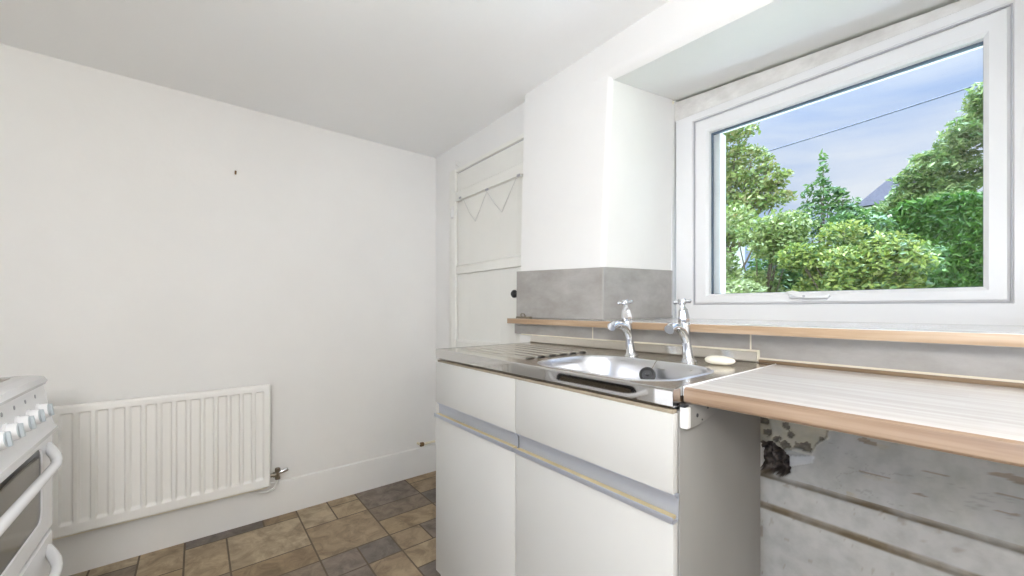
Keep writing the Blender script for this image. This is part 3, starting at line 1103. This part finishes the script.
def cabinet():
    X0, X1 = -1.371, -.400
    mb = MB()
    mb.box(X0, X0 + .016, .741, 1.16, .0, .917, .001)
    mb.box(X0 + .016, X1 - .016, .745, 1.16, .12, .136)
    mb.box(X0 + .016, X1 - .016, 1.14, 1.155, .12, .90)
    mb.box(X0 + .016, X1 - .016, .80, .815, .0, .12)
    mb.box(-.894, -.878, .80, 1.12, .136, .917)
    mb.build('carcass', M['cabinet'], cb)
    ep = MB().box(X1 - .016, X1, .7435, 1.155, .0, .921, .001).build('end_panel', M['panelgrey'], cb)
    ep['label'] = 'grey-beige end panel'
    for a, b in ((X0, -.8876), (-.8844, X1 - .001)):
        MB().box(a, b, .720, .738, .7625, .9185, .0015).build('drawer_front', M['cabinet'], cb)
        d = MB().box(a, b, .720, .738, .115, .7085, .0015).build('door', M['cabinet'], cb)
        # recessed aluminium finger rail above the door: back channel + lower lip
        mb = MB()
        e0, e1 = a + .001, b + (.003 if b > -.5 else -.001)
        prof = [(.7375, .762), (.7255, .7615), (.7255, .757), (.7315, .755), (.7335, .744), (.7335, .722), (.733, .7125), (.7345, .7125), (.7355, .722), (.7355, .744), (.7375, .752)]
        mb.prism([(e0, y, z) for y, z in prof], (e1 - e0, 0, 0))
        r = mb.build('finger_rail', M['alu'], d, angle=20)
        mb = MB()
        prof = [(.7195, .7075), (.7135, .7085), (.7125, .713), (.7125, .7205), (.7140, .7215), (.7155, .7205), (.7155, .716), (.7205, .7135), (.7335, .7135), (.7335, .7085)]
        mb.prism([(e0, y, z) for y, z in prof], (e1 - e0, 0, 0))
        mb.build('rail_lip', M['alu'], d, angle=20)
        mb = MB()
        mb.box(e0 + .004, e1 - .004, .7160, .7325, .7137, .7195)
        mb.build('lip_top', M['brass'], d)
    # grey-brown strip in the gap below the sink
    MB().box(X0 + .01, X1 - .003, .7225, .738, .9183, .926, .0008).build('top_rail', M['gap_strip'], cb)


cabinet()

# ================================================================== SINK
sk = thing('sink', 'stainless steel sink top with ribbed drainer over the off-white cabinet', 'sink', (-.886, .95, .931))


def sink():
    X0, X1, Y0, ZT = -1.371, -.402, .720, .967
    yb = lambda x: wy(x) - .016
    xb0 = -.93
    # bowl loops
    def rr(x0, x1, y0, y1, r, z, n=12, sup=None):
        P_ = []
        for cx, cy, a0 in ((x1 - r, y1 - r, 0), (x0 + r, y1 - r, 90), (x0 + r, y0 + r, 180), (x1 - r, y0 + r, 270)):
            for k in range(n + 1):
                a = math.radians(a0 + 90 * k / n)
                P_.append(Vector((cx + r * math.cos(a), cy + r * math.sin(a), z)))
        # subdivide straights
        out = []
        for i, p in enumerate(P_):
            q = P_[(i + 1) % len(P_)]
            out.append(p)
            if i % (n + 1) == n:
                for k in range(1, 6):
                    out.append(p + (q - p) * k / 6)
        return out
    bx0, bx1, by0, by1 = -.868, -.452, .748, 1.062
    def inset(d, z, r=.105):
        return rr(bx0 + d, bx1 - d, by0 + d, by1 - d, max(.03, r - d * .6), z)
    rim = inset(0, ZT)
    cx, cy = (bx0 + bx1) / 2, (by0 + by1) / 2
    outer = []
    A = [(xb0, Y0 + .004), (X1 - .003, Y0 + .004), (X1 - .003, yb(X1) - .008), (xb0, yb(xb0) - .008)]
    for p in rim:
        d = Vector((p.x - cx, p.y - cy))
        best = None
        for (ax, ay), (bx_, by_) in zip(A, A[1:] + A[:1]):
            ex, ey = bx_ - ax, by_ - ay
            den = d.x * ey - d.y * ex
            if abs(den) < 1e-9:
                continue
            tt = ((ax - cx) * ey - (ay - cy) * ex) / den
            uu = ((ax - cx) * d.y - (ay - cy) * d.x) / den
            if tt > 0 and -1e-6 <= uu <= 1 + 1e-6 and (best is None or tt < best):
                best = tt
        outer.append(Vector((cx + d.x * best, cy + d.y * best, ZT)))
    for ax, ay in A:
        k = min(range(len(outer)), key=lambda i: (outer[i].x - ax) ** 2 + (outer[i].y - ay) ** 2)
        outer[k] = Vector((ax, ay, ZT))
    mb = MB()
    mid = [o.lerp(r_, .985) for o, r_ in zip(outer, rim)]
    mb.loft([outer, [o.lerp(r_, .5) for o, r_ in zip(outer, rim)], mid])
    # drainer
    import numpy as np
    xs = list(np.linspace(X0 + .003, -1.30, 6)) + list(np.linspace(-1.29, xb0, 40))
    ys = list(np.linspace(0, 1, 140))
    sm = lambda t_: max(0, min(1, t_)) ** 2 * (3 - 2 * max(0, min(1, t_)))
    rows = []
    for x in xs:
        row = []
        for f in ys:
            y = Y0 + .004 + (yb(x) - .008 - Y0 - .004) * f
            g = 0
            if .79 < y < 1.09:
                ph = ((y - .79) / .05) % 1
                g = .0065 * sm((.5 - abs(ph - .5)) / .3) * sm((x + 1.315) / .03) * sm((-.895 - x) / .05)
            row.append((x, y, ZT + g - .0006))
        rows.append(row)
    mb.loft(rows, closed=False)
    mb.build('drainer_deck', M['steel'], sk, angle=40)
    # apron
    mb = MB()
    prof = [(Y0 + .0045, ZT), (Y0 + .0015, ZT - .0006), (Y0, ZT - .004), (Y0, ZT - .0045), (Y0, .934), (Y0, .9335), (Y0 + .003, .931), (Y0 + .016, .931)]
    mb.loft([[(X0, y, z) for y, z in prof], [(X1, y, z) for y, z in prof]], closed=False)
    for x, s_ in ((X0, 1), (X1, -1)):
        pr = [(x + s_ * .0035, ZT), (x + s_ * .001, ZT - .0006), (x, ZT - .004), (x, .931)]
        mb.loft([[(a, Y0 + .002, z) for a, z in pr], [(a, yb(x) - .004, z) for a, z in pr]], closed=False)
    mb.build('apron', M['steelbright'], sk, angle=50)
    # bowl
    mb = MB()
    steps = [(-.010, ZT), (-.006, ZT + .0018), (0, ZT + .0012), (.004, ZT - .003), (.008, ZT - .02), (.014, ZT - .08), (.02, ZT - .125), (.03, ZT - .148), (.048, ZT - .158), (.1, ZT - .162), (.14, ZT - .165)]
    mb.loft([inset(d, z) for d, z in steps], capt=True)
    mb.build('bowl', M['bowl'], sk, angle=60)
    # upstand
    mb = MB()
    prof = [(-.010, ZT - .0005), (-.004, ZT + .001), (-.0005, ZT + .005), (0, ZT + .028), (.002, ZT + .0315), (.012, ZT + .0315), (.012, ZT - .01)]
    a, b = X0, -.45
    mb.loft([[(x, yb(x) + y, z) for y, z in prof] for x in (a, -1.1, -.8, b)], closed=True, capb=True, capt=True)
    mb.build('upstand', M['steel'], sk, angle=40)
    # waste
    mb = MB()
    mb.lathe([(.035, .0), (.033, .003), (.022, .002), (.018, -.004), (0, -.004)], (cx, cy, ZT - .1645), 24)
    mb.build('waste', M['chrome'], sk)


sink()


# ------------------------------------------------------------------ taps
def make_tap(loc):
    t = thing('tap', '', 'tap', loc, 'chrome pillar taps on the sink')
    X, Y, Z = loc
    mb = MB()
    mb.lathe([(.024, 0), (.024, .004), (.018, .009), (.0145, .016), (.0125, .05), (.0125, .085), (.0145, .096), (.0155, .108), (.015, .118), (.0145, .12), (0, .12)], loc, 24)
    mb.build('tap_body', M['chrome'], t)
    mb = MB()
    P_ = [(0, .001, .054), (0, -.006, .078), (0, -.020, .098), (0, -.040, .111), (0, -.058, .1155), (0, -.074, .115), (0, -.086, .111)]
    mb.tube([(X + a, Y + b, Z + c) for a, b, c in P_], [.0115, .0125, .0118, .0112, .0115, .0135, .0138], 14)
    mb.build('spout', M['chrome'], t)
    mb = MB()
    mb.lathe([(.0155, .117), (.0165, .121), (.0165, .136), (.0145, .145), (.013, .153), (.009, .158), (.007, .166), (.007, .174), (0, .174)], loc, 8)
    mb.build('bonnet', M['chrome'], t, angle=25)
    mb = MB()
    c = Vector((X, Y, Z + .178))
    mb.lathe([(.009, -.008), (.0115, -.004), (.0115, .004), (.008, .009), (0, .010)], c, 18)
    for k in range(4):
        a = PI / 4 * .6 + k * PI / 2
        d = Vector((math.cos(a), math.sin(a), 0))
        mb.tube([c + d * .006, c + d * .012, c + d * .018, c + d * .022, c + d * .0245], [.005, .0042, .0055, .0055, .003], 10)
    mb.build('cross_handle', M['chrome'], t)
    t.rotation_euler = (math.radians(8), math.radians(-2), 0)
    return t


def copy_tree(o, parent=None):
    c = o.copy()
    COL.objects.link(c)
    if parent:
        c.parent = parent
    for ch in list(o.children):
        copy_tree(ch, c)
    return c


tap = make_tap((-.767, 1.115, .967))
tap['label'] = 'chrome pillar tap farther from the worktop, over the middle of the bowl'
t2 = copy_tree(tap)
t2.location = (-.575, 1.118, .967)
t2['label'] = 'chrome pillar tap beside the soap, next to the worktop'

# plug on chain hanging against the back of the bowl
pg = thing('sink_plug', 'black rubber plug hanging on its chain inside the sink bowl', 'plug', (-.64, 1.04, .93))
mb = MB()
pr = Vector((.45, -.75, .38)).to_track_quat('Z', 'Y').to_matrix()
pc = Vector((-.648, 1.022, .930))
mb.lathe([(.017, 0), (.022, .002), (.023, .006), (.021, .011), (.015, .0125), (.014, .010), (.006, .010), (.005, .016), (0, .016)], pc, 24, mtx=pr)
mb.build('rubber_plug', M['black'], pg)
mb = MB()
cpts = [Vector((-.66, 1.105, .971)), Vector((-.652, 1.085, .970)), Vector((-.643, 1.064, .9705)), Vector((-.643, 1.052, .962)), Vector((-.646, 1.042, .946)), Vector((-.647, 1.024, .934))]
for a, b in zip(cpts, cpts[1:]):
    n = max(2, int((b - a).length / .004))
    for k in range(n):
        p = a.lerp(b, k / n)
        mb.lathe([(0, -.0016), (.0016, 0), (0, .0016)], p, 6)
mb.tube(cpts, .0008, 5)
mb.build('chain', M['dullmetal'], pg)

# soap
mb = MB()
L = []
for k in range(13):
    f = -1 + 2 * k / 12
    rr_ = max(.02, (1 - abs(f) ** 2.6)) ** .5
    L.append([(-.495 + .040 * f, 1.135 + .026 * rr_ * math.cos(a), .9797 + .0125 * rr_ * math.sin(a)) for a in [2 * PI * q / 20 for q in range(20)]])
mb.loft(L, capb=True, capt=True)
tag(mb.build('soap_bar', M['soap'], angle=60), 'oval bar of creamy white soap on the corner of the sink', 'soap')

# ================================================================== WORKTOP
wt = thing('worktop', 'beech laminate worktop with painted window glare on top, browner front edge beside the sink', 'worktop', (.3, 1.0, .935))
mb = MB()
prof = [(1.276, .936), (.764, .936), (.758, .938), (.755, .942), (.7545, .958), (.756, .9645), (.761, .9675), (1.276, .9675)]
mb.prism([(-.398, y, z) for y, z in prof], (1.97, 0, 0))
o = mb.build('board', [M['woodglare'], M['woodedge']], wt, angle=25)
for p in o.data.polygons:
    if abs(p.normal.y) > .25 or abs(p.normal.x) > .9 or p.normal.z < -.5:
        p.material_index = 1
st = MB().box(-.443, 1.57, 1.262, 1.276, .9675, .977, .0015).build('back_strip', M['stripwood'], wt)
st['label'] = 'thin brown strip along the back edge'
MB().box(-.4005, -.3975, .757, 1.262, .950, .9695, .0008).build('rim_highlight', M['upvc'], wt)  # white strip drawn as the highlight along the sink's right rim

# timber support with metal plate below the worktop end
sb = thing('worktop_support', 'white painted batten with screw holes under the worktop at cabinet end', 'batten', (-.38, .85, .89))
mb = MB()
mb.prism([(-.3995, .752, .934), (-.3995, .752, .893), (-.3995, .758, .887), (-.3995, .80, .888), (-.3995, 1.06, .934)], (.0115, 0, 0), bev=.001)
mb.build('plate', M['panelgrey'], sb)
MB().box(-.3998, -.3835, .7405, .757, .889, .931, .003).build('end_block', M['gloss'], sb)
for y, z in ((.79, .908), (.835, .918), (.81, .896)):
    MB().lathe([(.004 if z > .9 else .002, 0), (.004 if z > .9 else .002, .0008), (0, .0008)], (-.3881, y, z), 12, 'x').build('screw_hole', M['black'], sb)
tag(MB().box(-.3995, -.386, .7375, .752, .9315, .936, .001).build('gap_block', M['black']), 'small black block in the gap above the white batten block', 'packing')  # black block set in the gap under the worktop end

# small latch lying on the sill end
lt = thing('latch', 'small dark metal latch piece lying on the left end of the sill', 'latch', (-1.38, 1.17, 1.0765))
mb = MB()
mb.box(-1.432, -1.335, 1.168, 1.186, 1.0765, 1.0855, .001)
mb.build('latch_plate', M['dullmetal'], lt)
mb = MB()
mb.tube([(-1.405, 1.177, 1.085), (-1.407, 1.177, 1.094), (-1.397, 1.177, 1.1005), (-1.383, 1.177, 1.097), (-1.375, 1.177, 1.085)], .003, 7)
mb.build('latch_loop', M['dullmetal'], lt)


# ================================================================== ADDED FILL LAMPS
def pendant(x, y, z, r, label, lit='lamp'):  # unseen globe lamps, added to brighten walls, ceiling and window recess
    t = thing('fill_pendant', label, 'lamp', (x, y, z))
    mb = MB()
    prof = [(r * math.sin(a), -r * math.cos(a)) for a in [PI * k / 20 for k in range(21)]]
    prof[0] = (0, -r)
    prof[-1] = (0, r)
    mb.lathe(prof, (x, y, z), 32)
    mb.build('globe', M[lit], t, angle=180)
    MB().lathe([(.03, r * .98), (.03, r + .03), (.012, r + .045), (0, r + .045)], (x, y, z), 16).build('cap', M['lampmetal'], t)
    MB().tube([(x, y, z + r + .04), (x, y, ZC - .02)], .004, 8).build('cord', M['cord'], t)
    MB().lathe([(.045, -.02), (.05, -.005), (.05, .0)], (x, y, ZC), 20).build('ceiling_rose', M['cord'], t)


pendant(.30, -.34, 1.50, .13, 'added white globe fill lamp hanging from the ceiling behind the viewpoint')
pendant(1.12, .32, 1.50, .11, 'added white globe fill lamp hanging right of the viewpoint over the worktop', 'fill_dim')


# ================================================================== GARDEN
struct(MB().box(-30, 30, 4.4, 60, -.2, -.05).build('ground', M['soil'], smooth=False))
BOUNCE_PAVE = mat('bounce_slabs', S(206, 202, 194), .9, var=.1, vscale=2)  # unseen pale slabs added to bounce sky light into the room
struct(MB().box(-30, 30, 2.0, 4.4, -.2, -.04).build('bounce_paving', BOUNCE_PAVE, smooth=False))
struct(MB().box(-30, 30, -40, -2.56, -.2, -.05).build('bounce_paving', BOUNCE_PAVE, smooth=False))
LM = {
    'maple': leaf_mat('maple_leaves', [(112, 146, 62), (158, 180, 84), (194, 206, 108), (172, 164, 96), (134, 168, 72)]),
    'pale': leaf_mat('pale_leaves', [(126, 156, 68), (168, 188, 96), (198, 208, 126), (146, 172, 78), (100, 134, 56)]),
    'paler': leaf_mat('palest_leaves', [(144, 168, 88), (182, 198, 122), (204, 214, 148), (160, 182, 100)]),
    'dark': leaf_mat('dark_leaves', [(56, 100, 44), (92, 140, 60), (130, 172, 78), (68, 114, 60), (146, 182, 88)]),
    'gold': leaf_mat('golden_leaves', [(150, 172, 60), (186, 202, 84), (206, 214, 110), (104, 140, 54), (160, 184, 76), (78, 118, 48), (132, 160, 70)]),
    'hedge': leaf_mat('hedge_needles', [(60, 108, 36), (92, 144, 50), (128, 176, 64), (66, 118, 42), (106, 158, 56)]),
    'larch': leaf_mat('larch_sprays', [(116, 152, 72), (162, 188, 98), (188, 206, 120), (132, 168, 86), (98, 138, 70)]),
}


def leaves_mesh(name, centers, size, m, parent, up=.4, long=1.7, droop=0.0, rng=None):
    vs, fs = [], []
    for c in centers:
        s_ = size * rng.uniform(.65, 1.35)
        n = Vector((rng.gauss(0, 1), rng.gauss(0, 1), rng.gauss(0, 1) + up * 2)).normalized()
        a = n.cross(Vector((rng.gauss(0, 1), rng.gauss(0, 1), rng.gauss(0, .6) - droop))).normalized()
        b = n.cross(a)
        if droop and b.z > 0:
            b = -b
        i = len(vs)
        off = -root_loc(parent) if parent else Vector()
        p = Vector(c) + off
        h, l = s_ * .5, s_ * .5 * long
        vs += [p - b * l, p + a * h * .8 + n * h * .25, p + b * l, p - a * h * .8 + n * h * .25]
        fs += [(i, i + 1, i + 2), (i, i + 2, i + 3)]
    me = bpy.data.meshes.new(name)
    me.from_pydata([tuple(v) for v in vs], [], fs)
    me.materials.append(m)
    o = bpy.data.objects.new(name, me)
    COL.objects.link(o)
    if parent:
        o.parent = parent
    return o


def blob_points(blobs, n, rng, shell=.55):
    vol = [a * b * c for _, (a, b, c) in blobs]
    tot = sum(v ** .75 for v in vol)
    pts = []
    for (c, r), v in zip(blobs, vol):
        for _ in range(int(n * v ** .75 / tot)):
            d = Vector((rng.gauss(0, 1), rng.gauss(0, 1), rng.gauss(0, 1))).normalized()
            q = rng.uniform(shell, 1) ** .6
            k = 1 + .22 * noise.noise(d * 2.3 + Vector(c))
            pts.append((c[0] + d.x * r[0] * q * k, c[1] + d.y * r[1] * q * k, c[2] + d.z * r[2] * q * k))
    return pts


def plant(name, label, cat, base, blobs, n, size, m, seed, trunk_r=.06, up=.4, long=1.7, droop=0, branches=True, shell=.5, group=None):
    rng = random.Random(seed)
    t = thing(name, label, cat, base, group)
    mb = MB()
    tz = max(c[2] for c, r in blobs)
    top = Vector((blobs[0][0][0], blobs[0][0][1], tz * .85))
    b0 = Vector(base)
    mid = b0.lerp(top, .5) + Vector((rng.uniform(-.1, .1), rng.uniform(-.1, .1), 0))
    mb.tube([b0, b0.lerp(mid, .5), mid, top], [trunk_r, trunk_r * .8, trunk_r * .6, trunk_r * .2], 8)
    if branches:
        for c, r in blobs:
            s0 = b0.lerp(top, rng.uniform(.3, .6))
            c = Vector(c)
            mb.tube([s0, s0.lerp(c, .5) + Vector((0, 0, -.08)), c], [trunk_r * .4, trunk_r * .28, trunk_r * .12], 6)
    mb.build('trunk', M['bark'], t)
    f = leaves_mesh('foliage', blob_points(blobs, n, rng, shell), size, m, t, up, long, droop, rng)
    f['kind'] = 'stuff'
    return t


R_ = random.Random(3)


def scatter(cx, cy, cz, sx, sy, sz, r, n, seed):
    q = random.Random(seed)
    out = []
    for _ in range(n):
        rr_ = r * q.uniform(.7, 1.3)
        out.append(((cx + q.uniform(-sx, sx), cy + q.uniform(-sy, sy), cz + q.uniform(-sz, sz)), (rr_, rr_, rr_ * q.uniform(.6, .9))))
    return out


# open crowned tree at the left of the view
bl = [((-3.9, 9.2, 4.2), (.6, .6, .40)), ((-3.5, 9.0, 4.85), (.36, .4, .16)), ((-3.25, 9.0, 4.35), (.26, .4, .12)), ((-3.95, 9, 4.95), (.5, .5, .24)), ((-3.4, 9, 3.85), (.42, .45, .2)),
      ((-2.98, 9, 3.95), (.22, .35, .09)), ((-2.9, 9, 3.6), (.26, .35, .12)), ((-3.3, 9, 3.3), (.45, .5, .26)), ((-4.3, 9.2, 3.6), (.7, .6, .6)), ((-4.6, 9.4, 4.6), (.6, .6, .5)), ((-3.75, 9.1, 2.8), (.6, .5, .4)),
      ((-3.6, 9.0, 4.5), (.3, .3, .14)), ((-2.75, 9, 3.75), (.22, .3, .10)), ((-2.85, 9, 3.3), (.34, .3, .18)), ((-3.05, 9, 4.15), (.2, .3, .09)), ((-3.15, 9, 3.6), (.34, .3, .2)), ((-3.8, 9.0, 3.55), (.4, .3, .18))]
plant('garden_tree', 'open yellow-green tree with sparse crown at left of the window view', 'tree', (-3.95, 9.3, -.06), bl, 9500, .062, LM['maple'], 11, .07, shell=.1)
# pale shrub
bl = scatter(-2.45, 6.3, 1.65, .8, .35, .55, .30, 24, 5) + [((-2.0, 6.2, 2.15), (.4, .35, .22)), ((-2.5, 6.2, 2.45), (.3, .35, .22)), ((-1.8, 6.2, 1.9), (.35, .3, .25))]
plant('shrub', 'pale grey-green shrub below the sparse open tree', 'shrub', (-2.4, 6.5, -.06), bl, 17000, .042, LM['pale'], 21, .035, shell=.3)
bl = scatter(-2.25, 5.3, 1.28, .42, .2, .14, .18, 11, 9)
plant('shrub', 'low pale leafy shrub just above the window bottom left corner', 'shrub', (-2.2, 5.35, -.06), bl, 4500, .045, LM['paler'], 22, .02, shell=.3)
# dark shrub with a tall spike
bl = [((-1.74, 7.5, 3.3), (.07, .08, .22)), ((-1.77, 7.5, 3.0), (.13, .14, .16)), ((-1.68, 7.5, 2.85), (.2, .18, .12)), ((-1.95, 7.5, 2.82), (.07, .1, .24)), ((-1.5, 7.5, 2.72), (.09, .1, .2)), ((-1.38, 7.5, 2.55), (.12, .1, .2)),
      ((-1.75, 7.5, 2.5), (.42, .3, .3)), ((-1.35, 7.5, 2.3), (.4, .3, .25))] + scatter(-1.55, 7.5, 1.75, .85, .3, .5, .36, 22, 71)
plant('evergreen_shrub', 'dark green evergreen bush with a tall upright spike in middle of view', 'shrub', (-1.7, 7.55, -.06), bl, 15000, .052, LM['dark'], 31, .04, shell=.35)
# golden bush in front
bl = scatter(-1.05, 5.5, 1.45, .5, .22, .30, .2, 34, 14) + [((-1.1, 5.5, 1.95), (.24, .2, .14)), ((-.75, 5.5, 1.75), (.28, .2, .16)), ((-1.5, 5.55, 1.7), (.2, .2, .16)), ((-.55, 5.5, 1.55), (.16, .2, .14))]
plant('golden_bush', 'bright yellow-green bush in front of the dark evergreen', 'shrub', (-1.05, 5.6, -.06), bl, 15000, .034, LM['gold'], 41, .03, shell=.3)
# clipped hedge
hd_ = thing('hedge', 'clipped dark green conifer hedge at right below the feathery tree', 'hedge', (.6, 8.6, -.06))
rng = random.Random(8)
pts = []
for _ in range(34000):
    x = rng.uniform(-.98, 2.2)
    top = 2.62 + .05 * noise.noise((x * 3, 0, 0))
    f = rng.random()
    z = rng.uniform(.9, top)
    if f < .82:
        pts.append((x, 8.08 + rng.uniform(0, .12) - .09 * noise.noise((x * 3.5, 1, z * 2.2)), z))
    elif f < .95:
        pts.append((x, 8.05 + rng.uniform(0, .7), top - rng.uniform(-.06, .08)))
    else:
        pts.append((-.98 - rng.uniform(-.06, .08), 8.05 + rng.uniform(0, .7), z))
f = leaves_mesh('foliage', pts, .05, LM['hedge'], hd_, .1, 2.8, .8, rng)
f['kind'] = 'stuff'
mb = MB()
for k in range(8):
    x = -.75 + k * .4
    mb.tube([(x, 8.45, -.06), (x + .02, 8.45, 1.2), (x, 8.46, 2.4)], [.04, .03, .015], 7)
mb.box(-.86, 2.1, 8.22, 8.7, 0.1, 2.5, .1, 2)
mb.build('stem', M['bark'], hd_)
# feathery tree behind the hedge: drooping tiers
bl = []
q = random.Random(17)
while len(bl) < 230:
    x = q.uniform(-1.75, 2.3)
    zt = 4.98 + (x + .28) * 1.22 if x < .45 else 5.87 - (x - .45) * 1.2
    z = zt - .14 - abs(q.gauss(0, 1.0))
    if z < 2.2:
        continue
    bl.append(((x, 11.2 + q.uniform(-.45, .35), z), (q.uniform(.16, .36), .28, q.uniform(.07, .16))))
plant('conifer_tree', 'feathery light green conifer with drooping boughs behind the hedge', 'tree', (.4, 11.5, -.06), bl, 52000, .05, LM['larch'], 51, .1, up=.5, long=2.4, droop=.6, branches=False, shell=.1)

# neighbouring roofs
hs = thing('house', 'grey slate roof of a house peeping over the bushes', 'house', (-1.8, 22, -.06))
MB().box(-3.6, -1.7, 20.6, 24, -.06, 5.2).build('house_wall', M['render'], hs, smooth=False)
mb = MB()
mb.prism([(-3.75, 20.3, 5.1), (-2.95, 22.3, 6.5), (-3.75, 24.3, 5.1)], (0, 0, 0), poly2=[(-1.6, 20.3, 5.1), (-1.6, 22.3, 6.5), (-1.6, 24.3, 5.1)])
mb.build('roof', M['roofslate'], hs, smooth=False)
h2 = thing('house', 'orange tiled roof edge just visible at left behind the sparse tree', 'house', (-8.2, 17, -.06))
MB().box(-10, -7.2, 16.3, 19, -.06, 4.85).build('house_wall', M['render'], h2, smooth=False)
mb = MB()
mb.prism([(-10.2, 16.0, 4.8), (-10.2, 17.6, 5.15), (-10.2, 19.2, 4.8)], (3.4, 0, 0))
mb.build('roof', M['terracotta'], h2, smooth=False)
# overhead cable
mb = MB()
pts = []
for k in range(25):
    f = k / 24
    x = -9.0 + 16.5 * f
    pts.append((x, 12.0, 5.34 + .048 * (x + 4.05) + .0045 * ((x + 2.2) ** 2 - 3.4)))
mb.tube(pts, .016, 6)
tag(mb.build('overhead_cable', M['wire']), 'thin dark overhead cable crossing the sky outside the window', 'cable')
